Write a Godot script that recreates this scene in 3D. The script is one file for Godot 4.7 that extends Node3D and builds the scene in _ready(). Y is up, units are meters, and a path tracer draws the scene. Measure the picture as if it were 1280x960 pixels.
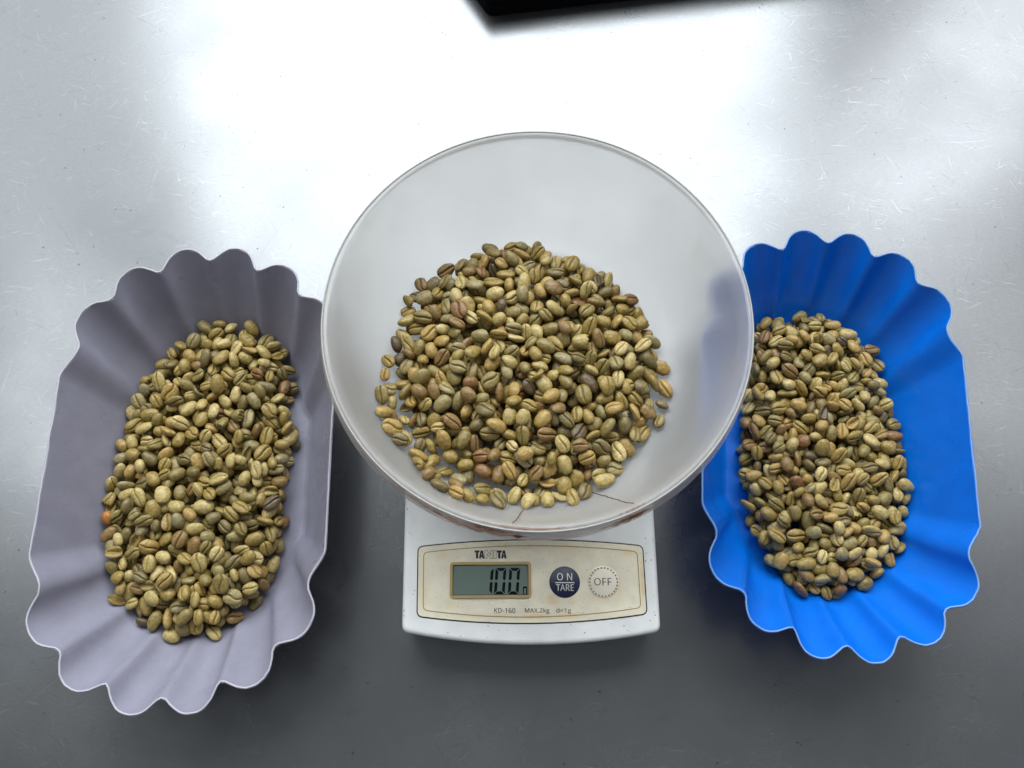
extends Node3D
# A steel table seen from above: a kitchen scale with a bowl of green coffee beans between two fluted sample trays.
# All lengths in the helpers are millimetres; MM turns them into metres.
const MM := 0.001
const BOWL := Vector3(10.9, 0.0, -131.6)   # the bowl's axis
const RIM_H := 92.0
const EYE := Vector3(0, 400, 0)

var rng := RandomNumberGenerator.new()
var used := {}
var M := {}

# ------------------------------------------------------------------ helpers
class Soup:
	# triangles with smooth groups, turned the right way round by their signed volume when committed
	var v := PackedVector3Array()
	var g := PackedInt32Array()
	var uv := PackedVector2Array()

	func tri(a: Vector3, b: Vector3, c: Vector3, s := 0) -> void:
		v.append(a); v.append(b); v.append(c)
		g.append(s)

	func grid(rows: Array, wrap: bool, s := 0) -> void:
		for i in rows.size() - 1:
			var p: PackedVector3Array = rows[i]
			var q: PackedVector3Array = rows[i + 1]
			var n := p.size()
			for j in (n if wrap else n - 1):
				var k := (j + 1) % n
				if p[j] != p[k]:
					tri(p[j], p[k], q[k], s)
				if q[j] != q[k]:
					tri(p[j], q[k], q[j], s)

	func cap(ring: PackedVector3Array, s := 0, flip := false) -> void:
		var flat := PackedVector2Array()
		for p in ring:
			flat.append(Vector2(p.x, p.z))
		var t := Geometry2D.triangulate_polygon(flat)
		for i in range(0, t.size(), 3):
			if flip:
				tri(ring[t[i]], ring[t[i + 2]], ring[t[i + 1]], s)
			else:
				tri(ring[t[i]], ring[t[i + 1]], ring[t[i + 2]], s)

	func mesh(closed := true) -> ArrayMesh:
		var vol := 0.0
		for i in range(0, v.size(), 3):
			vol += v[i].dot(v[i + 1].cross(v[i + 2]))
		var flip := closed and vol > 0.0
		var st := SurfaceTool.new()
		st.begin(Mesh.PRIMITIVE_TRIANGLES)
		for i in g.size():
			st.set_smooth_group(g[i])
			for k in ([0, 2, 1] if flip else [0, 1, 2]):
				if uv.size():
					st.set_uv(uv[i * 3 + k])
				st.add_vertex(v[i * 3 + k] * 0.001)
		st.generate_normals()
		st.index()
		return st.commit()


func numbered(called: String) -> String:
	var n: int = used.get(called, 0)
	used[called] = n + 1
	return called if n == 0 else "%s_%03d" % [called, n]


func tag(o: Node3D, label: String, category := "", group := "", kind := "") -> Node3D:
	if label: o.set_meta("label", label)
	if category: o.set_meta("category", category)
	if group: o.set_meta("group", group)
	if kind: o.set_meta("kind", kind)
	return o


func thing(called: String, at: Vector3, label: String, category: String, group := "") -> Node3D:
	var o := Node3D.new()
	o.name = numbered(called)
	o.position = at * MM
	add_child(o, true)
	tag(o, label, category, group)
	return o


func part(called: String, mesh: Mesh, mat: Material, parent: Node3D, at := Vector3.ZERO) -> MeshInstance3D:
	var o := MeshInstance3D.new()
	o.name = called
	o.mesh = mesh
	o.material_override = mat
	o.position = at * MM
	parent.add_child(o, true)
	return o


func lin(r: float, g: float, b: float, a := 1.0) -> Color:
	var c := Color(r, g, b).linear_to_srgb()
	c.a = a
	return c


func mat(c: Color, rough := 0.5, spec := 0.5) -> StandardMaterial3D:
	var m := StandardMaterial3D.new()
	m.albedo_color = c
	m.roughness = rough
	m.metallic_specular = spec
	if c.a < 1.0:
		m.transparency = BaseMaterial3D.TRANSPARENCY_ALPHA
	return m


func noise_tex(size: int, freq: float, sd: int, lo: float, hi: float, octaves := 4, as_normal := false, kind := FastNoiseLite.TYPE_SIMPLEX_SMOOTH) -> NoiseTexture2D:
	var n := FastNoiseLite.new()
	n.seed = sd
	n.noise_type = kind
	n.frequency = freq
	n.fractal_octaves = octaves
	var t := NoiseTexture2D.new()
	t.width = size
	t.height = size
	t.seamless = true
	t.noise = n
	if as_normal:
		t.as_normal_map = true
		t.bump_strength = hi
	else:
		var gr := Gradient.new()
		gr.set_color(0, Color(lo, lo, lo))
		gr.set_color(1, Color(hi, hi, hi))
		t.color_ramp = gr
	return t


func tube(path: PackedVector3Array, r: float, sides := 8, closed := false, taper := false) -> Soup:
	var sp := Soup.new()
	var rows := []
	var n := path.size()
	for i in n:
		var a := path[(i - 1 + n) % n] if closed or i > 0 else path[0]
		var b := path[(i + 1) % n] if closed or i < n - 1 else path[n - 1]
		var d := (b - a).normalized()
		var side := d.cross(Vector3.UP).normalized()
		var up := side.cross(d).normalized()
		var ring := PackedVector3Array()
		for k in sides:
			var w := TAU * k / sides
			ring.append(path[i] + (side * cos(w) + up * sin(w)) * r * (maxf(0.04, sin(PI * i / (n - 1)) * (0.7 + 0.3 * sin(i * 2.1))) if taper else 1.0))
		rows.append(ring)
	if closed:
		rows.append(rows[0])
	else:
		for e in [0, n - 1]:
			var tip := PackedVector3Array()
			for k in sides:
				tip.append(path[e])
			if e == 0: rows.insert(0, tip)
			else: rows.append(tip)
	sp.grid(rows, true)
	return sp


func lathe(profile: PackedVector2Array, n := 96) -> Soup:
	# profile: (radius, height), a closed outline from axis to axis
	var sp := Soup.new()
	var rows := []
	for p in profile:
		var ring := PackedVector3Array()
		for k in n:
			var w := TAU * k / n
			ring.append(Vector3(cos(w) * p.x, p.y, sin(w) * p.x))
		rows.append(ring)
	sp.grid(rows, true)
	return sp


func turn_of(outline: PackedVector2Array) -> float:
	# +1 or -1: which way round an outline runs, so that (-d.y, d.x) times it points inwards
	var area := 0.0
	for i in outline.size():
		area += outline[i].cross(outline[(i + 1) % outline.size()])
	return 1.0 if area > 0.0 else -1.0


func slab(outline: PackedVector2Array, y0: float, y1: float, bevel := 0.0) -> Soup:
	# an upright slab over an outline in (x, z); with a bevel its upper edge is rounded
	var sp := Soup.new()
	var rows := []
	var sign := turn_of(outline)
	var steps := [[0.0, y0]]
	if bevel > 0.0:
		for k in 5:
			var w := PI / 2 * k / 4.0
			steps.append([bevel * (1 - cos(w)), y1 - bevel + bevel * sin(w)])
	else:
		steps.append([0.0, y1])
	for st in steps:
		var ring := PackedVector3Array()
		var n := outline.size()
		for i in n:
			var d := (outline[(i + 1) % n] - outline[(i - 1 + n) % n]).normalized()
			var nrm := Vector2(-d.y, d.x) * sign
			var p: Vector2 = outline[i] + nrm * st[0]
			ring.append(Vector3(p.x, st[1], p.y))
		rows.append(ring)
	sp.grid(rows, true, 1)
	sp.cap(rows[rows.size() - 1], 1 if bevel > 0 else 2, true)
	sp.cap(rows[0], 3)
	return sp


func ring_slab(outer: PackedVector2Array, width: float, y0: float, y1: float) -> Soup:
	# a flat band that runs round an outline
	var sp := Soup.new()
	var n := outer.size()
	width *= turn_of(outer)
	var loops := [PackedVector3Array(), PackedVector3Array(), PackedVector3Array(), PackedVector3Array()]
	for i in n:
		var d := (outer[(i + 1) % n] - outer[(i - 1 + n) % n]).normalized()
		var p := outer[i]
		var q := p + Vector2(-d.y, d.x) * width
		loops[0].append(Vector3(p.x, y0, p.y))
		loops[1].append(Vector3(p.x, y1, p.y))
		loops[2].append(Vector3(q.x, y1, q.y))
		loops[3].append(Vector3(q.x, y0, q.y))
	for k in 4:
		sp.grid([loops[k], loops[(k + 1) % 4]], true, k + 1)
	return sp


func rounded(pts: Array, radii: Array, steps := 6) -> PackedVector2Array:
	# an outline with rounded corners (x, z), counter-clockwise seen from above in x/z
	var out := PackedVector2Array()
	var n := pts.size()
	for i in n:
		var p: Vector2 = pts[i]
		var a: Vector2 = pts[(i - 1 + n) % n]
		var b: Vector2 = pts[(i + 1) % n]
		var r: float = radii[i]
		if r <= 0.0:
			out.append(p)
			continue
		var s := p + (a - p).normalized() * r
		var e := p + (b - p).normalized() * r
		for k in steps + 1:
			var t := float(k) / steps
			out.append(s.lerp(p, t).lerp(p.lerp(e, t), t))
	return out


func arc_between(a: Vector2, b: Vector2, bulge: float, n := 10) -> Array:
	# points from a to b (both left out) bowed sideways by bulge
	var out := []
	var d := (b - a).normalized()
	var nrm := Vector2(d.y, -d.x)
	for k in range(1, n):
		var t := float(k) / n
		out.append(a.lerp(b, t) + nrm * bulge * 4 * t * (1 - t))
	return out


func lettering(parent: Node3D, called: String, text: String, x0: float, x1: float, z0: float, z1: float, y: float, m: Material, bold := false) -> void:
	# print that lies flat, from x0 to x1 and from z0 (its top) to z1
	var f := SystemFont.new()
	f.font_names = PackedStringArray(["Droid Sans"])
	if bold:
		f.font_weight = 700
	var t := TextMesh.new()
	t.text = text
	t.font = f
	t.font_size = 64
	t.pixel_size = 0.0001
	t.depth = 0.0001
	t.curve_step = 1.0
	var b := t.get_aabb()
	var o := part(called, t, m, parent)
	var sx := (x1 - x0) * MM / b.size.x
	var sy := (z1 - z0) * MM / b.size.y
	o.basis = Basis(Vector3(sx, 0, 0), Vector3(0, 0, -sy), Vector3(0, 1, 0))
	o.position = Vector3(x0 * MM - b.position.x * sx, y * MM, z1 * MM + b.position.y * sy)


# ------------------------------------------------------------------ beans
const SHAPES := [
	# half length, half width, half thickness, egg shape, kind (0 plain, 1 peaberry, 2 shell, 3 knobbly, 4 chipped), twist
	[4.6, 3.4, 2.2, 0.06, 0, 0.1], [4.3, 3.45, 2.35, -0.05, 0, -0.15], [4.9, 3.35, 2.1, 0.14, 0, 0.2], [4.1, 3.15, 2.2, 0.02, 0, 0.0],
	[4.5, 3.05, 2.25, -0.12, 0, 0.3], [3.9, 3.3, 2.3, 0.05, 0, -0.1], [4.0, 2.9, 2.75, 0.05, 1, 0.0], [4.0, 2.9, 1.5, 0.1, 2, 0.4],
	[4.5, 3.6, 2.1, 0.0, 3, 0.2], [3.7, 2.85, 2.05, -0.08, 0, 0.15], [4.7, 3.1, 1.75, 0.1, 0, -0.35], [4.4, 3.7, 1.85, 0.03, 0, 0.25],
	[5.0, 3.1, 2.0, -0.15, 0, 0.1], [4.4, 3.2, 2.1, 0.08, 4, 0.0], [3.6, 3.1, 2.3, 0.1, 1, 0.0], [4.2, 3.5, 2.0, -0.1, 3, -0.3]]
const PLAIN := [0, 1, 2, 3, 4, 5, 9, 10, 11, 12]
const ODD := [6, 7, 8, 13, 14, 15, 7, 13, 15]
const TONES := [
	# linear base colour, how often, words
	[0.40, 0.278, 0.074, 22, "olive"], [0.55, 0.415, 0.145, 16, "pale-green"], [0.31, 0.23, 0.068, 16, "dull-green"],
	[0.37, 0.29, 0.115, 8, "grey-green"], [0.49, 0.32, 0.092, 15, "tan"], [0.64, 0.49, 0.195, 8, "cream"],
	[0.23, 0.17, 0.058, 11, "drab"], [0.30, 0.18, 0.058, 10, "brown"], [0.14, 0.093, 0.042, 2, "blackish"],
	[0.28, 0.14, 0.045, 2, "reddish"], [0.54, 0.20, 0.03, 0, "orange-brown"], [0.36, 0.29, 0.14, 2, "ashy"]]
const FACE_WORDS := ["crease up", "back up", "sideways"]
var bean_mesh := []
var bean_mat := []


func make_bean(d: Array, sd: int) -> ArrayMesh:
	var a: float = d[0]
	var b: float = d[1]
	var c: float = d[2]
	var egg: float = d[3]
	var kind: int = d[4]
	var n := FastNoiseLite.new()
	n.seed = sd * 17 + 3
	n.frequency = 0.16
	var r2 := RandomNumberGenerator.new()
	r2.seed = sd * 91 + 5
	var swing := r2.randf_range(0.25, 0.85) * (1 if sd % 2 else -1)
	var groove := r2.randf_range(0.20, 0.32)
	var bend := r2.randf_range(-0.5, 0.5)
	var deep := r2.randf_range(0.8, 1.35) if kind != 2 else 1.8
	var sines := [0.0, 0.05, 0.11, 0.2, 0.4, 0.65, 0.86]
	var around := []   # [sine, cosine] of the angle from the flat side
	for s in sines:
		around.append([s, sqrt(1 - s * s)])
	around.append([0.985, 0.17])
	around.append([0.985, -0.17])
	for s in [0.9, 0.74, 0.5, 0.25]:
		around.append([s, -sqrt(1 - s * s)])
	around.append([0.0, -1.0])
	for i in range(around.size() - 2, 0, -1):
		around.append([-around[i][0], around[i][1]])
	var rows := []
	var rings := 17
	for i in rings + 1:
		var th := PI * i / rings
		var x := a * cos(th)
		var w := pow(maxf(sin(th), 0.0), 0.86)
		var ring := PackedVector3Array()
		for sc in around:
			var s: float = sc[0]
			var k: float = sc[1]
			var wid := b * w * (1.0 + egg * cos(th))
			var z := wid * s
			var y: float
			if kind == 1:
				y = c * w * k
			elif k > 0:
				y = c * w * (0.62 * (1.0 - pow(absf(s), 3.4)) + 0.0)
			else:
				y = c * w * k * 1.38
			y += 0.0 if kind == 1 else 0.38 * c * w * 0.5
			if k > 0:
				var line := swing * sin(2.6 * x / a) + bend * (x / a) * 0.6
				z += line * (1.0 - absf(s)) * w
				var off := wid * s
				var g := exp(-pow(off / (groove if kind != 2 else 1.2), 2.0))
				y -= deep * g * minf(1.0, w * 1.25)
				y += 0.07 * exp(-pow((absf(off) - 0.8) / 0.5, 2.0)) * w
			var p := Vector3(x, y, z)
			var lump := n.get_noise_3d(p.x, p.y, p.z) * (0.42 if kind != 3 else 1.2)
			p += p.normalized() * lump * w
			if kind == 2:
				p.y += 0.05 * x * x
			if kind == 4:   # a chip broken off one end
				p.x = minf(p.x, a * (0.55 + 0.12 * sin(4.0 * z)))
			var tw: float = d[5] * x / a
			p = Vector3(p.x, p.y * cos(tw) - p.z * sin(tw), p.y * sin(tw) + p.z * cos(tw))
			ring.append(p)
		rows.append(ring)
	var sp := Soup.new()
	sp.grid(rows, true)
	return sp.mesh()


func pick_greener(r: RandomNumberGenerator) -> int:
	var t := pick_tone(r)
	return ([0, 1, 2][r.randi_range(0, 2)] if t in [4, 7, 8, 9] and r.randf() < 0.6 else t)


func pick_tone(r: RandomNumberGenerator) -> int:
	var total := 0
	for t in TONES: total += int(t[3])
	var k := r.randi_range(0, total - 1)
	for i in TONES.size():
		k -= int(TONES[i][3])
		if k < 0:
			return i
	return 0


class Heap:
	var beans := []            # {xf (mm, in the container's axes), shape, tone, face, seen}
	var hm := PackedFloat32Array()
	var owner := PackedInt32Array()
	var nx := 0
	var nz := 0
	var x0 := 0.0
	var z0 := 0.0

	func field(ax: float, az: float, bx: float, bz: float) -> void:
		x0 = ax; z0 = az
		nx = int(bx - ax); nz = int(bz - az)
		hm.resize(nx * nz); hm.fill(1000.0)
		owner.resize(nx * nz); owner.fill(-1)

	func raster(sp: PackedVector3Array) -> void:
		# lays an inner surface, given as triangles, into the height field
		for i in range(0, sp.size(), 3):
			var a := sp[i]; var b := sp[i + 1]; var c := sp[i + 2]
			var det := (b.z - c.z) * (a.x - c.x) + (c.x - b.x) * (a.z - c.z)
			if absf(det) < 1e-6: continue
			for iz in range(maxi(0, int(floor(minf(a.z, minf(b.z, c.z)) - z0))), mini(nz - 1, int(ceil(maxf(a.z, maxf(b.z, c.z)) - z0))) + 1):
				for ix in range(maxi(0, int(floor(minf(a.x, minf(b.x, c.x)) - x0))), mini(nx - 1, int(ceil(maxf(a.x, maxf(b.x, c.x)) - x0))) + 1):
					var px := x0 + ix; var pz := z0 + iz
					var u := ((b.z - c.z) * (px - c.x) + (c.x - b.x) * (pz - c.z)) / det
					var w := ((c.z - a.z) * (px - c.x) + (a.x - c.x) * (pz - c.z)) / det
					if u >= -0.001 and w >= -0.001 and u + w <= 1.001:
						hm[iz * nx + ix] = minf(hm[iz * nx + ix], u * a.y + w * b.y + (1 - u - w) * c.y)

	func rest(off: PackedInt32Array, lo: PackedFloat32Array, at: int) -> float:
		var m := -1000.0
		for k in off.size():
			var h := hm[at + off[k]] - lo[k]
			if h > m: m = h
		return m

	func fill(r: RandomNumberGenerator, shapes: Array, region: PackedVector2Array, target: Callable, most: int, pick: Callable, plain: Array, odd: Array) -> void:
		var spots := PackedInt32Array()
		for iz in range(9, nz - 9):
			for ix in range(9, nx - 9):
				if Geometry2D.is_point_in_polygon(Vector2(x0 + ix, z0 + iz), region):
					spots.append(iz * nx + ix)
		var rough := FastNoiseLite.new()   # a heap's uneven top
		rough.frequency = 0.06
		rough.seed = int(most + nx)
		var goal := PackedFloat32Array()
		goal.resize(nx * nz); goal.fill(-1000.0)
		for s in spots:
			var want: float = target.call(x0 + s % nx, z0 + s / nx)
			goal[s] = want + rough.get_noise_2d(s % nx, s / nx) * 4.0 * clampf((want - hm[s] - 4.0) / 7.0, 0.0, 1.0)
		var misses := 0
		while beans.size() < most and misses < 60:
			var kind := r.randf()
			var si: int = odd[r.randi_range(0, odd.size() - 1)] if kind < 0.14 else plain[r.randi_range(0, plain.size() - 1)]
			var size := r.randf_range(0.86, 1.12)
			var best := 1e9
			var best_at := -1
			var best_b: Basis
			var best_face := 0
			var bo: PackedInt32Array
			var bl: PackedFloat32Array
			var bh: PackedFloat32Array
			for tries in 3:
				var f := r.randf()
				var face := 0 if f < 0.42 else 1 if f < 0.82 else 2
				var roll := r.randfn(0, 0.4) + (0.0 if face == 0 else PI if face == 1 else r.randf_range(1.1, 1.7) * (1 if r.randf() < 0.5 else -1))
				var bs := Basis(Vector3.UP, r.randf() * TAU) * Basis(Vector3(0, 0, 1), r.randfn(0, 0.34)) * Basis(Vector3(1, 0, 0), roll)
				var ia: float = 1.0 / pow(shapes[si][0] * size, 2)
				var ic: float = 1.0 / pow(shapes[si][2] * size, 2)
				var ib: float = 1.0 / pow(shapes[si][1] * size, 2)
				# the ellipsoid's matrix
				var X := bs.x; var Y := bs.y; var Z := bs.z
				var xx := ia * X.x * X.x + ic * Y.x * Y.x + ib * Z.x * Z.x
				var yy := ia * X.y * X.y + ic * Y.y * Y.y + ib * Z.y * Z.y
				var zz := ia * X.z * X.z + ic * Y.z * Y.z + ib * Z.z * Z.z
				var xy := ia * X.x * X.y + ic * Y.x * Y.y + ib * Z.x * Z.y
				var xz := ia * X.x * X.z + ic * Y.x * Y.z + ib * Z.x * Z.z
				var yz := ia * X.y * X.z + ic * Y.y * Y.z + ib * Z.y * Z.z
				var o := PackedInt32Array(); var l := PackedFloat32Array(); var h := PackedFloat32Array()
				for dz in range(-6, 7):
					for dx in range(-6, 7):
						var q := xy * dx + yz * dz
						var disc := q * q - yy * (xx * dx * dx + 2 * xz * dx * dz + zz * dz * dz - 1.0)
						if disc > 0:
							var sq := sqrt(disc)
							o.append(dz * nx + dx)
							l.append((-q - sq) / yy)
							h.append((-q + sq) / yy)
				for k in 6:
					var s := spots[r.randi_range(0, spots.size() - 1)]
					var y := rest(o, l, s) - goal[s]
					if y < best:
						best = y; best_at = s; best_b = bs; best_face = face
						bo = o; bl = l; bh = h
			for step in 9:   # let it slide to where it lies lowest
				var went := false
				for d in [1, -1, nx, -nx, nx + 1, -nx - 1, nx - 1, 1 - nx]:
					var s: int = best_at + d
					if goal[s] > -999.0:
						var y := rest(bo, bl, s) - goal[s]
						if y < best - 0.02:
							best = y; best_at = s; went = true
							break
				if not went: break
			if best > 0.0:
				misses += 1
				continue
			misses = 0
			var y := best + goal[best_at]
			var id := beans.size()
			for k in bo.size():
				var t := y + bh[k]
				if t > hm[best_at + bo[k]]:
					hm[best_at + bo[k]] = t
					owner[best_at + bo[k]] = id
			beans.append({"xf": Transform3D(best_b.scaled_local(Vector3.ONE * size), Vector3(x0 + best_at % nx, y, z0 + best_at / nx)), "shape": si, "tone": pick.call(r), "face": best_face, "seen": 0.0})
		for id in owner:
			if id >= 0:
				beans[id].seen += 1.0


# ------------------------------------------------------------------ trays
func tray_loops() -> Array:
	# [base points, lobe offsets] of the rim, going round once, in millimetres about the middle
	var base := PackedVector2Array()
	var lobe := PackedVector2Array()
	var V := [Vector2(60, 58), Vector2(47, 84), Vector2(24.5, 98), Vector2(0, 104), Vector2(-24.5, 98), Vector2(-47, 84), Vector2(-60, 58)]
	for half in [1.0, -1.0]:
		for k in 22:
			base.append(Vector2(67, -42 + 84.0 * k / 22) * half)
			lobe.append(Vector2.ZERO)
		for k in 8:
			var u := k / 8.0
			base.append(Vector2(67 - 7 * (0.5 - 0.5 * cos(PI * u)), 42 + 16 * u) * half)
			lobe.append(Vector2.ZERO)
		for i in 6:
			var a: Vector2 = V[i]
			var b: Vector2 = V[i + 1]
			var d := (b - a).normalized()
			for k in 16:
				var u := k / 16.0
				base.append(a.lerp(b, u) * half)
				lobe.append(Vector2(d.y, -d.x) * -9.4 * (1.42 * pow(sin(PI * u), 2) / (pow(sin(PI * u), 2) + 0.42)) * half * -1.0)
		for k in 8:
			var u := 1 - k / 8.0
			base.append(Vector2(-67 + 7 * (0.5 - 0.5 * cos(PI * u)), 42 + 16 * u) * half)
			lobe.append(Vector2.ZERO)
	return [base, lobe]


func tray_row(L: Array, t: float, inset: float, h: float, shrink := 1.0) -> PackedVector3Array:
	var out := PackedVector3Array()
	for i in L[0].size():
		var b: Vector2 = L[0][i]
		var low := Vector2(b.x * 0.69, b.y * 0.70)
		var p: Vector2 = low.lerp(b, pow(t, 0.93)) + L[1][i] * pow(t, 0.48)
		p *= shrink * (1.0 - inset / maxf(p.length(), 1.0))
		out.append(Vector3(p.x, h, p.y))
	return out


const TRAY_H := 45.0

func tray_rows(L: Array, inset: float, floor_h: float) -> Array:
	var rows := []
	for s in [0.0, 0.4, 0.8, 0.95]:
		rows.append(tray_row(L, 0.0, inset, floor_h, s))
	for k in 15:
		var t := k / 14.0
		rows.append(tray_row(L, t, inset, floor_h + (TRAY_H - floor_h) * t + (1.2 * exp(-t * 14.0) - 1.2 * exp(-14.0)) * 0.0))
	return rows


func tray_mesh(L: Array) -> Soup:
	var sp := Soup.new()
	var outer := tray_rows(L, 0.0, 0.3)
	var inner := tray_rows(L, 1.3, 1.6)
	inner.reverse()
	sp.grid(outer, true, 1)
	sp.grid([outer[outer.size() - 1], inner[0]], true, 2)
	sp.grid(inner, true, 3)
	return sp


func make_tray(L: Array, mesh: ArrayMesh, rim: ArrayMesh, m: Material, rim_m: Material, at: Vector3, yaw: float, size: float, label: String) -> Node3D:
	var t := thing("sample_tray", at, label, "tray", "fluted plastic sample trays beside the scale")
	t.basis = Basis(Vector3.UP, yaw).scaled_local(Vector3.ONE * size)
	part("shell", mesh, m, t)
	part("rim_edge", rim, rim_m, t)
	return t


# ------------------------------------------------------------------ bowl
func bowl_inner() -> PackedVector2Array:
	var p := PackedVector2Array([Vector2(0, 42), Vector2(30, 42.2), Vector2(48, 42.8), Vector2(56, 43.7), Vector2(62, 45.2), Vector2(67, 47.4), Vector2(71, 50.2), Vector2(74.5, 54), Vector2(77.6, 59), Vector2(80.3, 65), Vector2(83, 73), Vector2(85.6, 82), Vector2(88.2, RIM_H - 0.4)])
	return p


func bowl_height(r: float) -> float:
	var p := bowl_inner()
	for i in p.size() - 1:
		if r <= p[i + 1].x:
			return lerpf(p[i].y, p[i + 1].y, (r - p[i].x) / (p[i + 1].x - p[i].x))
	return 1000.0


func _ready() -> void:
	rng.seed = 20240
	# ---------------- camera
	var cam := Camera3D.new()
	cam.name = "camera"
	cam.fov = rad_to_deg(2.0 * atan(480.0 / 967.0))
	cam.near = 0.01
	cam.far = 20.0
	cam.position = EYE * MM
	cam.rotation = Vector3(deg_to_rad(-72.0), 0, 0)
	add_child(cam)
	cam.current = true
	# ---------------- the dim room and its windows
	var env := Environment.new()
	env.background_mode = Environment.BG_COLOR
	env.background_color = lin(0.097, 0.103, 0.110)
	env.tonemap_mode = Environment.TONE_MAPPER_LINEAR
	env.tonemap_exposure = 2.05
	env.sdfgi_enabled = true
	env.ssao_enabled = true
	env.ssil_enabled = true
	var we := WorldEnvironment.new()
	we.name = "surroundings"
	we.environment = env
	add_child(we)
	# windows: [centre, width, height, energy, looks at]
	window_light("window_light", Vector3(-0.08, 1.65, -1.6), Vector2(1.95, 1.6), 1.22, Color(0.96, 0.985, 1.0))
	window_light("side_window_light", Vector3(1.42, 1.6, -1.6), Vector2(0.58, 1.3), 0.95, Color(0.97, 0.985, 1.0))
	window_light("roof_opening_light", Vector3(-1.75, 2.65, -0.9), Vector2(0.8, 0.8), 1.0, Color(0.96, 0.985, 1.0))

	window_light("low_window_light", Vector3(-1.47, 1.38, -1.55), Vector2(0.92, 1.0), 0.42, Color(0.96, 0.985, 1.0))
	window_light("door_light", Vector3(1.85, 2.4, -0.9), Vector2(0.8, 0.9), 0.42, Color(0.97, 0.985, 1.0))

	make_materials()
	make_table()
	make_scale()
	make_bowl()
	make_case()

	# ---------------- trays
	var L := tray_loops()
	var sp := tray_mesh(L)
	var tm := sp.mesh()
	# the trimmed, slightly uneven edge
	var edge := tray_row(L, 1.0, 0.65, TRAY_H + 0.1)
	for i in edge.size():
		edge[i] += Vector3(rng.randfn(0, 0.07), 0.12 * sin(i * 0.9) + rng.randfn(0, 0.1), rng.randfn(0, 0.07))
	var rim := tube(edge, 0.46, 8, true).mesh()
	var grey_at := Vector3(-151.5, 0, -78)
	var blue_at := Vector3(154.6, 0, -94)
	var grey := make_tray(L, tm, rim, M.grey_plastic, M.grey_rim, grey_at, deg_to_rad(1.2), 1.0, "lavender-grey fluted plastic tray of coffee beans beside the scale")
	var blue := make_tray(L, tm, rim, M.blue_plastic, M.blue_rim, blue_at, deg_to_rad(-4.8), 0.955, "bright blue fluted plastic tray of coffee beans beside the scale")

	# ---------------- beans
	for i in SHAPES.size():
		bean_mesh.append(make_bean(SHAPES[i], i))
	var inner := Soup.new()
	inner.grid(tray_rows(L, 1.3, 1.6), true)
	var heaps := []
	# bowl
	var hb := Heap.new()
	hb.field(-95, -95, 95, 95)
	for iz in hb.nz:
		for ix in hb.nx:
			hb.hm[iz * hb.nx + ix] = bowl_height((1.0 / 1.025) * Vector2(hb.x0 + ix, hb.z0 + iz).length())
	var reg := PackedVector2Array()
	for k in 36:
		var w := TAU * k / 36
		var r := 66.0 + 1.8 * sin(3 * w + 1.0) + 1.5 * sin(7 * w)
		reg.append(Vector2(cos(w) * r * 1.01 - 6.0, sin(w) * r * 1.01 + 11.0))
	var r1 := RandomNumberGenerator.new()
	r1.seed = 77
	hb.fill(r1, SHAPES, reg, func(x, z): return maxf(63.0 - 15.5 * pow(Vector2((x + 6.5) / 72.0, (z - 12.5) / 74.0).length(), 2.2), bowl_height(Vector2(x, z).length()) + 3.7), 1500, pick_tone, PLAIN, ODD)
	heaps.append([hb, Transform3D(Basis(), Vector3(BOWL.x, 0, BOWL.z)), "clear bowl", ["black case", "display", "grey tray", "blue tray"]])
	# trays
	var grey_pile := [[-155, -164], [-169, -161], [-184, -141], [-198, -123], [-208, -57], [-207, -36], [-186, -12], [-164, 2], [-147, 5], [-126, -16], [-117, -38], [-115, -102], [-121, -142], [-136, -160]]
	var blue_pile := [[136, -162], [166, -165], [194, -147], [199, -115], [202, -73], [195, -46], [174, -19], [157, -14], [139, -19], [123, -44], [118, -73], [121, -115], [126, -144]]
	for side in 2:
		var h := Heap.new()
		h.field(-80, -118, 80, 118)
		h.raster(inner.v)
		var root: Node3D = [grey, blue][side]
		var inv := root.transform.affine_inverse()
		var poly := PackedVector2Array()
		for p in [grey_pile, blue_pile][side]:
			var q := inv * (Vector3(p[0], 0, p[1]) * MM) * 1000.0
			poly.append(Vector2(q.x, q.z))
		var shrunk: Array = Geometry2D.offset_polygon(poly, 0.5)
		if shrunk.size(): poly = shrunk[0]
		var rr := RandomNumberGenerator.new()
		rr.seed = 101 + side * 7
		var goal := func(x, z):
			var near := 1e9
			for i in poly.size():
				near = minf(near, Geometry2D.get_closest_point_to_segment(Vector2(x, z), poly[i], poly[(i + 1) % poly.size()]).distance_to(Vector2(x, z)))
			var wall: float = h.hm[int(z - h.z0) * h.nx + int(x - h.x0)]
			return maxf(12.0 + 11.0 * (1.0 - exp(-near / 11.0)), minf(wall + 3.0, 24.0))
		h.fill(rr, SHAPES, poly, goal, 1500, pick_greener if side == 0 else pick_tone, PLAIN, ODD)
		var xf := Transform3D(root.basis, root.position * 1000.0)
		heaps.append([h, xf, ["grey tray", "blue tray"][side], [["far end", "near end", "outer wall", "scale"], ["far end", "near end", "scale", "outer wall"]][side]])
	place_beans(heaps)


func window_light(called: String, at: Vector3, size: Vector2, energy: float, c: Color) -> void:
	var l := AreaLight3D.new()
	l.name = called
	l.area_size = size
	l.area_normalize_energy = false
	l.light_energy = energy
	l.light_color = c
	l.area_range = 8.0
	l.shadow_enabled = true
	add_child(l)
	l.look_at_from_position(at, Vector3(0, 0.0, -0.15), Vector3.UP)


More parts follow.
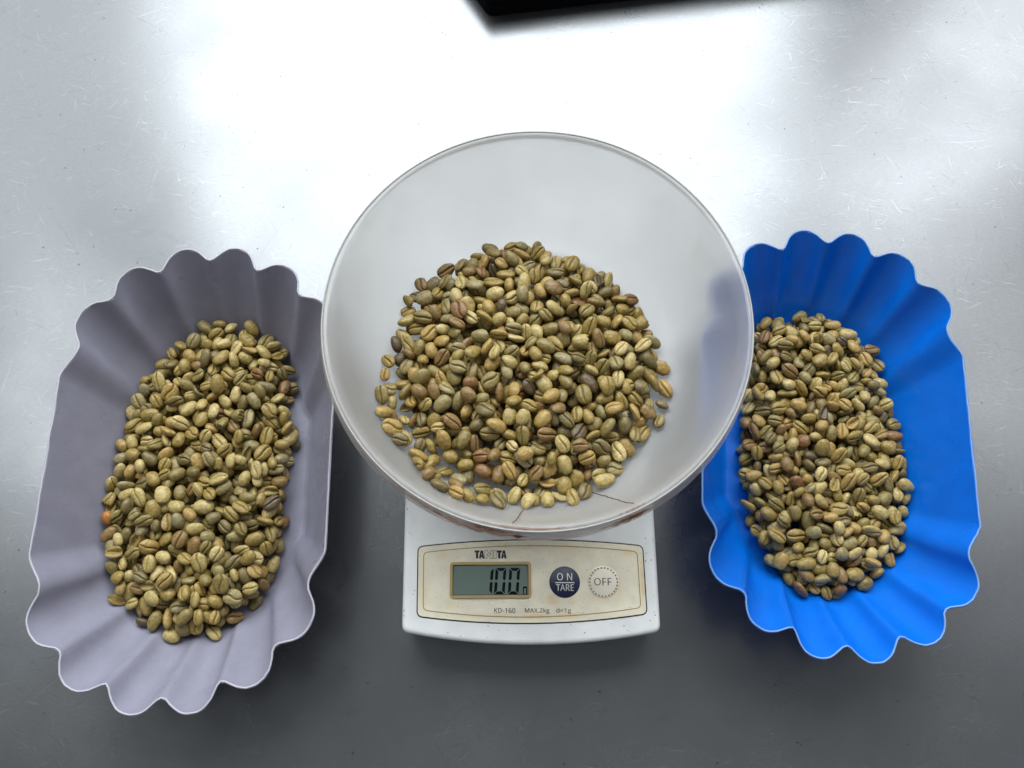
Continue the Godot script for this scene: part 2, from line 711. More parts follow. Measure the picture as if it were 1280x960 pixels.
func make_materials() -> void:
	# plastics
	var scuff := scuffed(4, 0.22, 0.40, false)
	M.grey_plastic = mat(lin(0.34, 0.332, 0.415), 0.4, 0.5)
	M.grey_plastic.roughness = 1.0
	M.grey_plastic.roughness_texture = scuff
	M.grey_plastic.uv1_triplanar = true
	M.grey_plastic.uv1_scale = Vector3.ONE * 9.0
	M.grey_plastic.backlight_enabled = true
	M.grey_plastic.backlight = lin(0.10, 0.09, 0.12)
	var rub := scuffed(14, 0.84, 0.93, true)
	M.bowl_scuffs = scuffed(41, 0.28, 0.42, true)
	M.grey_rim = mat(lin(0.44, 0.42, 0.47), 0.45)
	M.blue_plastic = mat(lin(0.002, 0.21, 0.93), 0.4, 0.5)
	M.blue_plastic.roughness = 1.0
	M.blue_plastic.roughness_texture = scuff
	M.blue_plastic.uv1_triplanar = true
	M.blue_plastic.uv1_scale = Vector3.ONE * 9.0
	M.blue_plastic.backlight_enabled = true
	M.blue_plastic.backlight = lin(0.01, 0.10, 0.30)
	M.grey_plastic.albedo_texture = rub
	M.blue_plastic.albedo_texture = rub
	M.blue_rim = mat(lin(0.16, 0.30, 0.58), 0.45)
	# beans: one material a tone, the same grain on all
	var speck := noise_tex(256, 0.03, 8, 0.70, 1.0, 5)
	var relief := noise_tex(256, 0.03, 9, 0.0, 1.0, 4)
	for t in TONES:
		bean_mat.append(bean_material(lin(t[0], t[1], t[2]), speck, relief))
	M.bean_mass = bean_material(Color.WHITE, speck, relief)
	M.bean_mass.vertex_color_use_as_albedo = true


func scuffed(sd: int, lo: float, hi: float, light: bool) -> Texture2D:
	# used plastic: soft clouds and many fine rubbed streaks
	var size := 1024
	var n := FastNoiseLite.new()
	n.seed = sd
	n.frequency = 0.008
	n.fractal_octaves = 5
	var im := n.get_seamless_image(size, size)
	im.convert(Image.FORMAT_L8)
	var px := im.get_data()
	for i in px.size():
		px[i] = int(255.0 * lerpf(lo, hi, px[i] / 255.0))
	var r := RandomNumberGenerator.new()
	r.seed = sd
	for k in 700:
		var x := r.randf() * size
		var y := r.randf() * size
		var w := r.randf() * TAU
		var length := int(r.randf_range(10, 70))
		var turn := r.randfn(0, 0.004)
		var depth := r.randf_range(6, 30) * (2.0 if r.randf() < 0.06 else 1.0)
		for s in length:
			x += cos(w); y += sin(w); w += turn
			var at := (int(y) & (size - 1)) * size + (int(x) & (size - 1))
			px[at] = clampi(px[at] + int(depth * sin(PI * (s + 1.0) / (length + 1.0)) * (1.0 if light or k % 2 else -1.0)), 0, 255)
	for k in 260:   # dust and nicks
		var at := r.randi_range(0, size * size - 3)
		px[at] = int(px[at] * 0.7)
		px[at + 1] = int(px[at + 1] * 0.75)
	return ImageTexture.create_from_image(Image.create_from_data(size, size, false, Image.FORMAT_L8, px))


func bean_material(c: Color, speck: Texture2D, relief: Texture2D) -> StandardMaterial3D:
	var m := mat(c, 0.42, 0.48)
	m.albedo_texture = speck
	m.uv1_triplanar = true
	m.uv1_scale = Vector3.ONE * 70.0
	m.heightmap_enabled = true
	m.heightmap_texture = relief
	m.heightmap_scale = 0.018
	return m


func make_table() -> void:
	# brushed, scratched steel: short hairlines along x, then scratches of every direction
	var n := FastNoiseLite.new()
	n.seed = 5
	n.frequency = 0.45
	n.fractal_octaves = 2
	var side := 2048
	var hair := n.get_seamless_image(400, side)
	hair.resize(side, side, Image.INTERPOLATE_CUBIC)
	hair.convert(Image.FORMAT_L8)
	var bytes := hair.get_data()
	var r := RandomNumberGenerator.new()
	r.seed = 12
	for i in range(0, bytes.size()):
		bytes[i] = 100 + bytes[i] * 44 / 255 + (r.randi() & 15)
	# wear: the hairlines' tone, the scratches' bright edges, specks of dirt
	var wear := PackedByteArray()
	wear.resize(side * side)
	for i in bytes.size():
		wear[i] = 196 + (bytes[i] - 122) * 3 / 8 + (r.randi() & 3)
		bytes[i] = 128
	for k in 5200:
		var x := r.randf() * side
		var y := r.randf() * side
		var w := r.randfn(0, 0.3) if r.randf() < 0.45 else r.randf() * PI
		var length := int(r.randf_range(8, 42) * (3.0 if r.randf() < 0.05 else 1.0))
		var turn := r.randfn(0, 0.0015)
		var depth := r.randi_range(8, 34)
		var dull := r.randf() < 0.3
		for s in length:
			x += cos(w); y += sin(w); w += turn
			var at := (int(y) & (side - 1)) * side + (int(x) & (side - 1))
			var fade := sin(PI * (s + 1.0) / (length + 1.0))
			bytes[at] = clampi(bytes[at] - int(depth * fade), 0, 255)
			wear[at] = clampi(wear[at] + int((-0.8 if dull else 1.0) * depth * fade), 0, 255)
	for k in 340:   # specks of dirt
		var x := r.randi_range(3, side - 4)
		var y := r.randi_range(3, side - 4)
		var tone := r.randi_range(40, 150)
		for d in ([[0, 0], [1, 0], [0, 1], [1, 1], [2, 1]] if r.randf() < 0.35 else [[0, 0], [1, 0], [0, 1]]):
			wear[(y + d[1]) * side + x + d[0]] = tone
	var bump := Image.create_from_data(side, side, false, Image.FORMAT_L8, bytes)
	bump.convert(Image.FORMAT_RGBA8)
	bump.bump_map_to_normal_map(1.0)
	var spots := Image.create_from_data(side, side, false, Image.FORMAT_L8, wear)
	var m := mat(lin(0.326, 0.337, 0.346), 1.0)
	m.metallic = 0.8
	m.albedo_texture = ImageTexture.create_from_image(spots)
	m.roughness_texture = noise_tex(512, 0.012, 21, 0.22, 0.32, 6)
	m.normal_enabled = true
	m.normal_texture = ImageTexture.create_from_image(bump)
	m.normal_scale = 0.2
	m.anisotropy_enabled = true
	m.anisotropy = -0.5
	# one sheet of steel, 20 mm thick
	var sp := Soup.new()
	var X := 1100.0
	var t := [Vector3(-X, 0, -X), Vector3(X, 0, -X), Vector3(X, 0, X), Vector3(-X, 0, X)]
	var b := []
	for p in t: b.append(p - Vector3(0, 20, 0))
	sp.tri(t[0], t[1], t[2], 1); sp.tri(t[0], t[2], t[3], 1)
	sp.tri(b[0], b[2], b[1], 2); sp.tri(b[0], b[3], b[2], 2)
	for i in 4:
		var j := (i + 1) % 4
		sp.tri(t[i], b[j], t[j], 3 + i); sp.tri(t[i], b[i], b[j], 3 + i)
	for p in sp.v:
		sp.uv.append(Vector2(p.x, p.z) / 620.0)
	var o := part("table_top", sp.mesh(), m, self)
	tag(o, "brushed and scratched stainless steel table top under everything", "table top", "", "structure")


func make_case() -> void:
	# the corner of a black case that reaches in at the far side
	var fl := Vector2(-15, -378)
	var along := (Vector2(187, -407) - fl).normalized()
	var back := Vector2(-14.5, -24).normalized()
	var o := rounded([fl, fl + along * 260, fl + along * 260 + back * 180, fl + back * 180], [5, 8, 8, 8])
	var o2 := PackedVector2Array()
	var mid := fl + along * 130 + back * 90
	for p in o: o2.append(p - mid)
	var c := thing("black_case", Vector3(mid.x, 0, mid.y), "matte black flat case at the far side of the steel table", "case")
	var m := mat(lin(0.006, 0.006, 0.007), 0.85, 0.15)
	part("lower_shell", slab(o2, 0.6, 9.0).mesh(), m, c)
	var inner := PackedVector2Array()
	for p in o2: inner.append(p * 0.985)
	part("seam", slab(inner, 9.0, 9.8).mesh(), mat(lin(0.004, 0.004, 0.004), 0.8), c)
	part("lid", slab(o2, 9.8, 19.0, 3.0).mesh(), m, c)


func make_scale() -> void:
	var base := Vector3(8.9, 0, -90)
	var s := thing("kitchen_scale", base, "white digital kitchen scale with ivory display panel, carrying the bowl of beans", "scale")
	var o := Vector2(base.x, base.z)
	var white := mat(lin(0.84, 0.85, 0.84), 0.5, 0.4)
	white.albedo_texture = noise_tex(512, 0.006, 31, 0.9, 1.0, 4)
	white.uv1_triplanar = true
	white.uv1_scale = Vector3.ONE * 8.0
	# body, outline in x/z
	var fl := Vector2(-50.4, -1.4)
	var fr := Vector2(68.0, -1.6)
	var pts := [fl - o]
	var rad := [3.5]
	for p in arc_between(fl, fr, -5.6, 12):
		pts.append(p - o); rad.append(0.0)
	for p in [fr, Vector2(67.6, -150), Vector2(-53.0, -150)]:
		pts.append(p - o); rad.append(3.5)
	var out := rounded(pts, rad)
	part("body", slab(out, 6.0, 30.0, 2.2).mesh(), white, s)
	var low := PackedVector2Array()
	for p in out: low.append(Vector2(p.x * 0.955, (p.y - 12.0) * 0.955 + 12.0))
	part("base_plate", slab(low, 2.5, 6.0).mesh(), mat(lin(0.35, 0.36, 0.36), 0.6), s)
	for sx in [-1, 1]:
		for sz in [-1, 1]:
			part("foot", lathe(PackedVector2Array([Vector2(0, 0), Vector2(6, 0), Vector2(6.5, 2.5), Vector2(0, 2.5)]), 24).mesh(), mat(lin(0.03, 0.03, 0.03), 0.8), s, Vector3(48 * sx, 0, -4 + 48 * sz))
	# the plate that carries the bowl
	part("weighing_platform", lathe(PackedVector2Array([Vector2(0, 30.2), Vector2(20, 30.2), Vector2(22, 34), Vector2(56, 35), Vector2(57.5, 36.5), Vector2(56, 38), Vector2(0, 38)]), 64).mesh(), white, s, Vector3(BOWL.x - base.x, 0, BOWL.z - base.z))
	# the aged ivory panel with its gold line
	var tl := Vector2(-43.9, -39.4)
	var tr := Vector2(61.2, -39.8)
	var br := Vector2(61.6, -9.6)
	var bl := Vector2(-43.2, -8.5)
	var ivory := mat(lin(0.83, 0.77, 0.61), 0.45, 0.4)
	ivory.albedo_texture = worn_ivory()
	var plate := panel_outline(tl, tr, br, bl, 0.0, o)
	var face := slab(plate, 29.9, 30.5)
	for p in face.v:
		face.uv.append(Vector2((p.x + 54.0) / 108.0, (p.z - 45.0) / 40.0))
	var frame := part("display_panel", face.mesh(), ivory, s)
	part("panel_gap", ring_slab(plate, -0.6, 29.9, 30.12).mesh(), mat(lin(0.02, 0.018, 0.014), 0.8), frame)
	var gold := mat(lin(0.33, 0.22, 0.075), 0.4)
	part("gold_line", ring_slab(panel_outline(tl, tr, br, bl, 2.3, o), 0.4, 30.5, 30.58).mesh(), gold, frame)
	# the screen
	var sc := []
	for p in [Vector2(-28.9, -32.5), Vector2(-28.7, -16.2), Vector2(8.9, -16.4), Vector2(8.9, -32.7)]:
		sc.append(p - o)
	var frame_out := rounded(sc, [1.8, 1.8, 1.8, 1.8])
	var screen := part("screen", slab(rounded([sc[0] + Vector2(1, 1), sc[1] + Vector2(1, -1), sc[2] + Vector2(-1, -1), sc[3] + Vector2(-1, 1)], [0.5, 0.5, 0.5, 0.5]), 30.2, 30.66).mesh(), mat(lin(0.15, 0.20, 0.175), 0.16, 0.5), s)
	part("screen_gasket", ring_slab(rounded([sc[0] + Vector2(1, 1), sc[1] + Vector2(1, -1), sc[2] + Vector2(-1, -1), sc[3] + Vector2(-1, 1)], [1, 1, 1, 1]), 0.6, 30.5, 30.8).mesh(), mat(lin(0.05, 0.045, 0.03), 0.6), screen)
	part("screen_frame", ring_slab(frame_out, 1.25, 30.4, 31.3).mesh(), mat(lin(0.42, 0.31, 0.13), 0.4), screen)
	var ink := mat(lin(0.010, 0.013, 0.015), 0.9, 0.1)
	# digits: 1, 0, 0 of slanted bars
	for d in [[-11.3, "bc", 2.0], [-8.4, "abcdef", 5.0], [-2.0, "abcdef", 5.0]]:
		digit(screen, d[0] - o.x, -18.0 - o.y, d[2], 11.9, d[1], ink)
	# the unit in its little frame
	var ub := [Vector2(5.05, -21.5) - o, Vector2(5.05, -17.6) - o, Vector2(7.0, -17.6) - o, Vector2(7.0, -21.5) - o]
	part("unit_box", slab(PackedVector2Array(ub), 30.6, 30.72).mesh(), ink, screen)
	lettering(screen, "unit_letter", "g", 5.45 - o.x, 6.6 - o.x, -20.6 - o.y, -18.2 - o.y, 30.75, mat(lin(0.2, 0.25, 0.23), 0.5), true)
	# print on the panel
	var black := mat(lin(0.012, 0.012, 0.014), 0.5)
	var y := 30.55
	for x in [-17.5, -7.1]:
		solid(frame, [Vector2(0, 0), Vector2(2.3, 0), Vector2(2.3, 0.95), Vector2(1.7, 0.95), Vector2(1.7, 3.7), Vector2(0.6, 3.7), Vector2(0.6, 0.95), Vector2(0, 0.95)], Vector2(x, -37.9) - o, black)
		solid(frame, [Vector2(2.0, 3.7), Vector2(2.75, 0), Vector2(3.85, 0), Vector2(4.6, 3.7), Vector2(3.6, 3.7), Vector2(3.45, 2.95), Vector2(3.12, 2.95), Vector2(3.12, 2.2), Vector2(3.42, 2.2), Vector2(3.28, 1.0), Vector2(3.12, 2.2), Vector2(3.1, 2.95), Vector2(3.05, 2.95), Vector2(2.95, 3.7)], Vector2(x, -37.9) - o, black)
	hollow(frame, [Vector2(-12.8, -34.2), Vector2(-12.8, -37.9), Vector2(-11.7, -37.9), Vector2(-10.0, -35.6), Vector2(-10.0, -37.9), Vector2(-9.0, -37.9), Vector2(-9.0, -34.2), Vector2(-10.0, -34.2), Vector2(-11.7, -36.4), Vector2(-11.7, -34.2)], o, black)
	hollow(frame, [Vector2(-8.5, -34.2), Vector2(-8.5, -37.9), Vector2(-7.4, -37.9), Vector2(-7.4, -34.2)], o, black)
	lettering(frame, "model_print", "KD-160", -8.1 - o.x, 1.5 - o.x, -11.9 - o.y, -9.7 - o.y, y, black)
	lettering(frame, "model_print", "MAX.2kg", 5.9 - o.x, 17.2 - o.x, -11.9 - o.y, -9.3 - o.y, y, black)
	lettering(frame, "model_print", "d=1g", 20.3 - o.x, 27.1 - o.x, -11.9 - o.y, -9.3 - o.y, y, black)
	# ON / TARE
	var on := part("power_button", lathe(PackedVector2Array([Vector2(0, 30.3), Vector2(7.1, 30.3), Vector2(7.1, 30.7), Vector2(6.7, 30.95), Vector2(0, 31.0)]), 48).mesh(), mat(lin(0.008, 0.013, 0.05), 0.4), s, Vector3(24.4 - o.x, 0, -23.5 - o.y))
	var pale := mat(lin(0.7, 0.7, 0.66), 0.5)
	lettering(on, "print", "O N", -3.5, 3.5, -4.0, -0.75, 31.02, pale)
	part("bar", slab(PackedVector2Array([Vector2(-4.4, 0.05), Vector2(-4.4, 0.5), Vector2(4.5, 0.5), Vector2(4.5, 0.05)]), 30.9, 31.1).mesh(), pale, on)
	lettering(on, "print", "TARE", -4.0, 4.1, 1.05, 3.95, 31.02, pale)
	# OFF
	var off := part("off_button", lathe(PackedVector2Array([Vector2(0, 30.3), Vector2(7.3, 30.3), Vector2(7.3, 30.6), Vector2(6.9, 30.8), Vector2(0, 30.85)]), 48).mesh(), mat(lin(0.80, 0.745, 0.62), 0.45), s, Vector3(42.4 - o.x, 0, -23.5 - o.y))
	lettering(off, "print", "OFF", -4.3, 3.7, -1.75, 1.5, 30.88, black)
	var dot := lathe(PackedVector2Array([Vector2(0, 30.8), Vector2(0.42, 30.8), Vector2(0.42, 30.95), Vector2(0, 30.95)]), 10).mesh()
	for k in 26:
		var w := TAU * k / 26
		part("dot", dot, gold, off, Vector3(cos(w) * 6.4, 0, sin(w) * 6.4))
	# specks and rubbed edges on the white body
	var r := RandomNumberGenerator.new()
	r.seed = 3
	var speck := Soup.new()
	for k in 55:
		var side := r.randi_range(0, 3)
		var p := Vector2(r.randf_range(-49, 66), r.randf_range(-7, 2)) if side < 2 else Vector2(r.randf_range(-50, -45), r.randf_range(-64, -3)) if side == 2 else Vector2(r.randf_range(62.5, 66.5), r.randf_range(-60, -3))
		if side < 2 and p.y > 2.6 - 5.6 * pow((p.x - 8.9) / 59.0, 2): continue
		if r.randf() < 0.12: p = Vector2(r.randf_range(-40, 60), r.randf_range(-62, -46))
		p -= o
		var size := r.randf_range(0.12, 0.35)
		var w := r.randf() * PI
		var u := Vector2(cos(w), sin(w)) * size * r.randf_range(1, 2.6)
		var v := Vector2(-sin(w), cos(w)) * size * 0.7
		var ring := [p - u, p - v, p + u, p + v]
		for i in 2:
			speck.tri(Vector3(ring[0].x, 30.03, ring[0].y), Vector3(ring[i + 1].x, 30.03, ring[i + 1].y), Vector3(ring[i + 2].x, 30.03, ring[i + 2].y))
	var so := part("dirt_specks", speck.mesh(false), mat(lin(0.07, 0.065, 0.06), 0.8), s)
	so.set_meta("kind", "stuff")


func worn_ivory() -> Texture2D:
	# the aged panel: yellowing in clouds, brown finger grime round the buttons and along the edges
	var w := 512
	var h := 192
	var n := FastNoiseLite.new()
	n.seed = 33
	n.frequency = 0.02
	n.fractal_octaves = 5
	# [x, z, half width, half depth, strength] in millimetres from the panel's middle
	var marks := [[13.5, 9.5, 8, 3.2, 0.5], [9, 8, 4, 3, 0.25], [27, 7.5, 4, 4, 0.3], [40, 4, 3, 5, 0.4], [35, 9, 6, 2.2, 0.35], [-50, 3, 3, 12, 0.4], [52, 1, 2.5, 12, 0.45], [0, 16.5, 40, 1.8, 0.4], [2, -15, 30, 1.8, 0.4], [-42, -11, 5, 4, 0.25], [-40, 11, 8, 3, 0.25], [45, -12, 7, 2.5, 0.3], [20, -12, 12, 3, 0.15]]
	var im := Image.create(w, h, false, Image.FORMAT_RGB8)
	for y in h:
		for x in w:
			var px := (float(x) / w - 0.5) * 108.0
			var pz := (float(y) / h - 0.5) * 40.0
			var c := n.get_noise_2d(x, y)
			var g := 0.0
			for m in marks:
				var q := pow((px - m[0]) / m[2], 2) + pow((pz - m[1]) / m[3], 2)
				if q < 3.0:
					g += 0.65 * m[4] * exp(-q * 1.6) * clampf(0.7 + 1.6 * c, 0.1, 1.4)
			g = clampf(g, 0.0, 0.8)
			var v := 0.965 + 0.05 * c
			im.set_pixel(x, y, Color(v * (1 - 0.20 * g), v * (1 - 0.36 * g), v * (1 - 0.62 * g)))
	var fine := RandomNumberGenerator.new()
	fine.seed = 8
	for k in 240:   # dust and nicks
		im.set_pixel(fine.randi_range(0, w - 1), fine.randi_range(0, h - 1), Color(0.45, 0.4, 0.3))
	return ImageTexture.create_from_image(im)


func panel_outline(tl: Vector2, tr: Vector2, br: Vector2, bl: Vector2, inset: float, o: Vector2) -> PackedVector2Array:
	tl += Vector2(inset, inset); tr += Vector2(-inset, inset); br += Vector2(-inset, -inset); bl += Vector2(inset, -inset)
	var pts := [tl - o, bl - o]
	var rad := [2.2, 2.2]
	for p in arc_between(bl, br, -3.6, 12):
		pts.append(p - o); rad.append(0.0)
	pts.append(br - o); rad.append(2.2)
	pts.append(tr - o); rad.append(2.2)
	for p in arc_between(tr, tl, -3.0, 12):
		pts.append(p - o); rad.append(0.0)
	return rounded(pts, rad)


func digit(parent: Node3D, x: float, z: float, w: float, h: float, on: String, m: Material) -> void:
	# seven bars; x, z is the lower left corner; the top leans to the right
	var t := 1.35
	var lean := 0.07
	var g := 0.28
	var bars := {
		"a": [Vector2(g, h), Vector2(w - g, h), Vector2(w - t - g * 0.5, h - t), Vector2(t + g * 0.5, h - t)],
		"d": [Vector2(g, 0), Vector2(t + g * 0.5, t), Vector2(w - t - g * 0.5, t), Vector2(w - g, 0)],
		"b": [Vector2(w, h - g), Vector2(w, h / 2 + g + 0.5), Vector2(w - t * 0.5, h / 2 + g), Vector2(w - t, h / 2 + g + 0.7), Vector2(w - t, h - t - g)],
		"c": [Vector2(w, g), Vector2(w - t, t + g), Vector2(w - t, h / 2 - g - 0.7), Vector2(w - t * 0.5, h / 2 - g), Vector2(w, h / 2 - g - 0.5)],
		"f": [Vector2(0, h - g), Vector2(t, h - t - g), Vector2(t, h / 2 + g + 0.7), Vector2(t * 0.5, h / 2 + g), Vector2(0, h / 2 + g + 0.5)],
		"e": [Vector2(0, g), Vector2(0, h / 2 - g - 0.5), Vector2(t * 0.5, h / 2 - g), Vector2(t, h / 2 - g - 0.7), Vector2(t, t + g)]}
	for k in on:
		var ring := PackedVector2Array()
		for p in bars[k]:
			ring.append(Vector2(x + p.x + p.y * lean, z - p.y))
		part("digit_bar", slab(ring, 30.6, 30.72).mesh(), m, parent)


func solid(parent: Node3D, pts: Array, at: Vector2, m: Material) -> void:
	# a heavy letter
	var ring := PackedVector2Array()
	for p in pts: ring.append(p + at)
	part("maker_name", slab(ring, 30.45, 30.6).mesh(), m, parent)


func hollow(parent: Node3D, pts: Array, o: Vector2, m: Material) -> void:
	# a letter drawn as its outline only
	var path := PackedVector3Array()
	for p in pts: path.append(Vector3(p.x - o.x, 30.56, p.y - o.y))
	var sp := Soup.new()
	var n := path.size()
	for i in n:
		var a := path[i]
		var b := path[(i + 1) % n]
		var d := (b - a).normalized() * 0.085
		var q := Vector3(-d.z, 0, d.x)
		var ring := PackedVector2Array()
		for p in [a - d - q, a - d + q, b + d + q, b + d - q]: ring.append(Vector2(p.x, p.z))
		var s2 := slab(ring, 30.5, 30.6 + 0.004 * i)
		sp.v.append_array(s2.v)
		for k in s2.g: sp.g.append(k + i * 4)
	part("maker_name", sp.mesh(), m, parent)


func make_bowl() -> void:
	var b := thing("weighing_bowl", Vector3(BOWL.x, 38.0, BOWL.z), "frosted clear plastic bowl of coffee beans, cracked and glued, standing on the scale", "bowl")
	var m := mat(lin(0.90, 0.885, 0.86, 0.16), 0.32, 0.5)
	m.refraction_enabled = true
	m.refraction_scale = 0.035
	m.roughness = 1.0
	m.roughness_texture = M.bowl_scuffs
	m.uv1_triplanar = true
	m.uv1_scale = Vector3.ONE * 8.0
	# profile from the axis under the floor, out, up, over the rim and back down inside
	var p := PackedVector2Array([Vector2(0, 40.3), Vector2(46, 40.4), Vector2(47, 38.0), Vector2(49, 38.0), Vector2(50, 40.9), Vector2(57, 42.0), Vector2(63.4, 43.8), Vector2(68.6, 46.3), Vector2(72.6, 49.3), Vector2(76.1, 53.2), Vector2(79.2, 58.2), Vector2(81.9, 64.2), Vector2(84.5, 72.0), Vector2(87, 81), Vector2(88.9, RIM_H - 3.0), Vector2(89.6, RIM_H - 1.5), Vector2(90.4, RIM_H - 1.2), Vector2(90.5, RIM_H - 0.5), Vector2(89.8, RIM_H), Vector2(88.9, RIM_H + 0.1)])
	var inner := bowl_inner()
	inner.reverse()
	p.append_array(inner)
	for i in p.size(): p[i] = Vector2(p[i].x * 1.025, p[i].y - 38.0)
	part("shell", lathe(p, 128).mesh(), m, b)
	# the thin skirt under the lip and the worn bead of the rim
	var hem := PackedVector2Array([Vector2(90.2, RIM_H - 1.5), Vector2(90.7, RIM_H - 1.4), Vector2(92.9, RIM_H - 8.6), Vector2(92.3, RIM_H - 8.7), Vector2(90.2, RIM_H - 1.5)])
	for i in hem.size(): hem[i] = Vector2(hem[i].x * 1.025, hem[i].y - 38.0)
	part("rim_skirt", lathe(hem, 128).mesh(), mat(lin(0.66, 0.58, 0.53, 0.42), 0.4), b)
	var ring := PackedVector3Array()
	for k in 128:
		var w := TAU * k / 128
		ring.append(Vector3(cos(w) * 92.8, RIM_H - 38.35 + 0.05 * sin(w * 9), sin(w) * 92.8))
	part("rim", tube(ring, 0.45, 8, true).mesh(), mat(lin(0.36, 0.355, 0.34), 0.4), b)
	# cracks: [angle from the near side towards +x, radius] along the inside
	var dark := mat(lin(0.15, 0.055, 0.028), 0.5)
	for line in [[[-1, 66], [-2, 71.2], [-4.8, 78.7], [-6.1, 84.8], [-7, 88]], [[16, 67], [20.8, 74], [22.8, 77.1], [24.2, 81], [24.4, 84], [25.3, 88]]]:
		var path := PackedVector3Array()
		for i in line.size() - 1:
			for k in 6:
				var t := k / 6.0
				var w := deg_to_rad(lerpf(line[i][0], line[i + 1][0], t)) + rng.randfn(0, 0.0018)
				var r := lerpf(line[i][1], line[i + 1][1], t)
				path.append(Vector3(sin(w) * r * 1.025, bowl_height(r) - 38.0 + 0.1, cos(w) * r * 1.025))
		part("crack", tube(path, 0.26, 6).mesh(), dark, b)
	# brown glue along the broken rim
	var glue := mat(lin(0.32, 0.10, 0.045, 0.7), 0.4)
	var thin := mat(lin(0.42, 0.20, 0.11, 0.42), 0.4)
	for g in [[-19, -4.5, 0.6, glue, 91.3, -3.2], [-17.5, -9, 0.4, dark, 90.8, -1.6], [-6.6, -3.9, 1.0, dark, 92.0, -5.2], [18.5, 28, 0.9, glue, 91.6, -4.0], [23, 27, 0.7, dark, 91.9, -4.8], [-28, -2, 1.3, thin, 91.9, -5.2], [-38, -20, 0.9, thin, 91.4, -3.6], [15, 30, 1.1, thin, 91.9, -5.6], [-15, 8, 0.7, thin, 89.4, 0.0], [20, 28, 0.6, thin, 89.4, 0.0]]:
		var path := PackedVector3Array()
		for k in 15:
			var w := deg_to_rad(lerpf(g[0], g[1], k / 14.0))
			path.append(Vector3(sin(w) * g[4] * 1.025, RIM_H - 38.0 + g[5] + 0.25 * sin(k * 1.7), cos(w) * g[4] * 1.025))
		part("glue_smear", tube(path, g[2], 8, false, true).mesh(), g[3], b)


func place_beans(heaps: Array) -> void:
	# which beans show largest from where the picture is taken
	var all := []
	for hi in heaps.size():
		var xf: Transform3D = heaps[hi][1]
		for bn in heaps[hi][0].beans:
			var at: Vector3 = xf * bn.xf.origin
			bn.world = Transform3D(xf.basis * bn.xf.basis, at)
			var t := (RIM_H - EYE.y) / (at.y - EYE.y)
			var over := EYE.lerp(at, t)
			if hi > 0 and Vector2(over.x - BOWL.x, over.z - BOWL.z).length() < 95.0:
				bn.seen = 0.0
			bn.size = bn.seen / pow(EYE.distance_to(at), 2)
			bn.heap = hi
			all.append(bn)
	specials(all)
	all.sort_custom(func(a, b): return a.size > b.size)
	var taken := {}
	var count := [0, 0, 0]
	var mass := [{}, {}, {}]
	for i in all.size():
		var bn: Dictionary = all[i]
		if i < 300:
			count[bn.heap] += 1
			var o := MeshInstance3D.new()
			o.name = numbered("coffee_bean")
			o.mesh = bean_mesh[bn.shape]
			o.material_override = bean_mat[bn.tone]
			o.transform = Transform3D(bn.world.basis, bn.world.origin * MM)
			add_child(o, true)
			tag(o, bean_label(bn, heaps, taken), "coffee bean", "green coffee beans in the " + heaps[bn.heap][2])
		else:
			if not mass[bn.heap].has(bn.shape): mass[bn.heap][bn.shape] = []
			mass[bn.heap][bn.shape].append(bn)
	for hi in heaps.size():
		var c: Vector3 = heaps[hi][1].origin
		var root := thing("coffee_bean_heap", c, "heap of green coffee beans filling the middle of the " + heaps[hi][2], "bean heap")
		root.set_meta("kind", "stuff")
		for si in mass[hi]:
			var mm := MultiMesh.new()
			mm.transform_format = MultiMesh.TRANSFORM_3D
			mm.use_colors = true
			mm.mesh = bean_mesh[si]
			mm.instance_count = mass[hi][si].size()
			for k in mm.instance_count:
				var bn: Dictionary = mass[hi][si][k]
				mm.set_instance_transform(k, Transform3D(bn.world.basis, (bn.world.origin - c) * MM))
				var t: Array = TONES[bn.tone]
				mm.set_instance_color(k, Color(t[0], t[1], t[2]))
			var o := MultiMeshInstance3D.new()
			o.name = "beans"
			o.multimesh = mm
			o.material_override = M.bean_mass
			o.set_meta("kind", "stuff")
			root.add_child(o, true)
	print("beans: ", heaps.map(func(h): return h[0].beans.size()), " single: ", count)


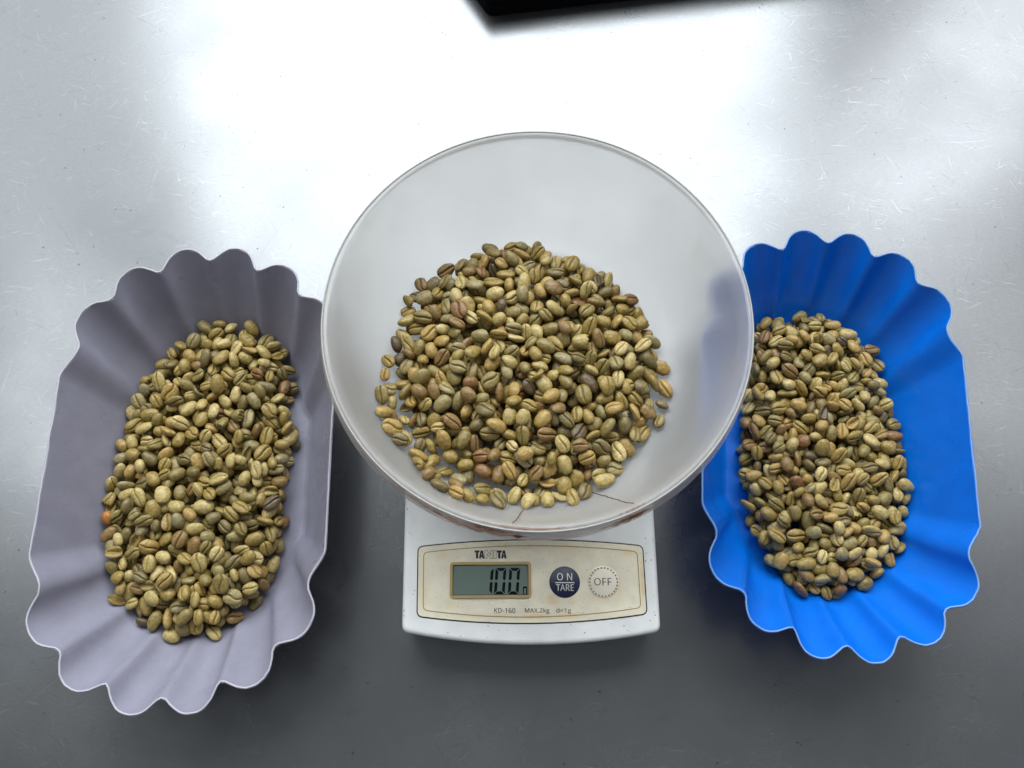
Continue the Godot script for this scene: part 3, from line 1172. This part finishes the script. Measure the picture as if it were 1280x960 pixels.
func specials(all: Array) -> void:
	# beans whose colour stands out in the photograph: [heap, x, z, tone]
	for s in [[1, -200, -57, 10], [1, -160, -50, 11], [1, -118, -58, 8], [1, -130, -130, 9], [1, -113, -120, 9], [0, -12, -72, 9], [0, 35, -115, 8], [0, 60, -100, 7], [0, 8, -56, 5], [2, 160, -18, 9], [2, 150, -85, 8], [2, 133, -148, 9], [2, 165, -140, 8]]:
		var best: Dictionary
		var near := 1e9
		for bn in all:
			if bn.heap == s[0] and bn.seen > 25.0:
				var d := Vector2(bn.world.origin.x - s[1], bn.world.origin.z - s[2]).length()
				if d < near:
					near = d; best = bn
		if near < 30.0:
			best.tone = s[3]


func bean_label(bn: Dictionary, heaps: Array, taken: Dictionary) -> String:
	var h: Array = heaps[bn.heap]
	var p: Vector3 = bn.xf.origin
	var towards: String = h[3][(0 if p.z < 0 else 1)] if absf(p.z) > absf(p.x) * (1.0 if bn.heap == 0 else 1.5) else h[3][(2 if p.x < 0 else 3)]
	var reach := Vector2(p.x / 66.0, p.z / 66.0).length() if bn.heap == 0 else Vector2(p.x / 46.0, p.z / 78.0).length()
	var where := "mid-heap by " if reach < 0.45 else "halfway to " if reach < 0.75 else "heap edge near "
	var axis: Vector3 = bn.world.basis.x
	var w := fposmod(atan2(axis.x, axis.z), PI)
	var lies := "lengthwise" if w < 0.4 or w > PI - 0.4 else "crosswise" if absf(w - PI / 2) < 0.4 else "slanting"
	var big := "small " if SHAPES[bn.shape][0] * bn.world.basis.x.length() < 4.0 else "large " if SHAPES[bn.shape][0] * bn.world.basis.x.length() > 4.8 else ""
	var label := "%s%s bean, %s, %s, %s%s, %s" % [big, TONES[bn.tone][4], FACE_WORDS[bn.face], lies, where, towards, h[2]]
	if taken.has(label):   # told apart by its neighbours
		var near := []
		for other in h[0].beans:
			if other.xf != bn.xf and other.seen > 20.0:
				near.append([other.xf.origin.distance_to(p), other])
		near.sort_custom(func(a, b): return a[0] < b[0])
		for n in near.slice(0, 6):
			var more: String = label.replace(", " + lies, "") + ", by %s one" % TONES[n[1].tone][4]
			if not taken.has(more):
				label = more
				break
	taken[label] = true
	return label
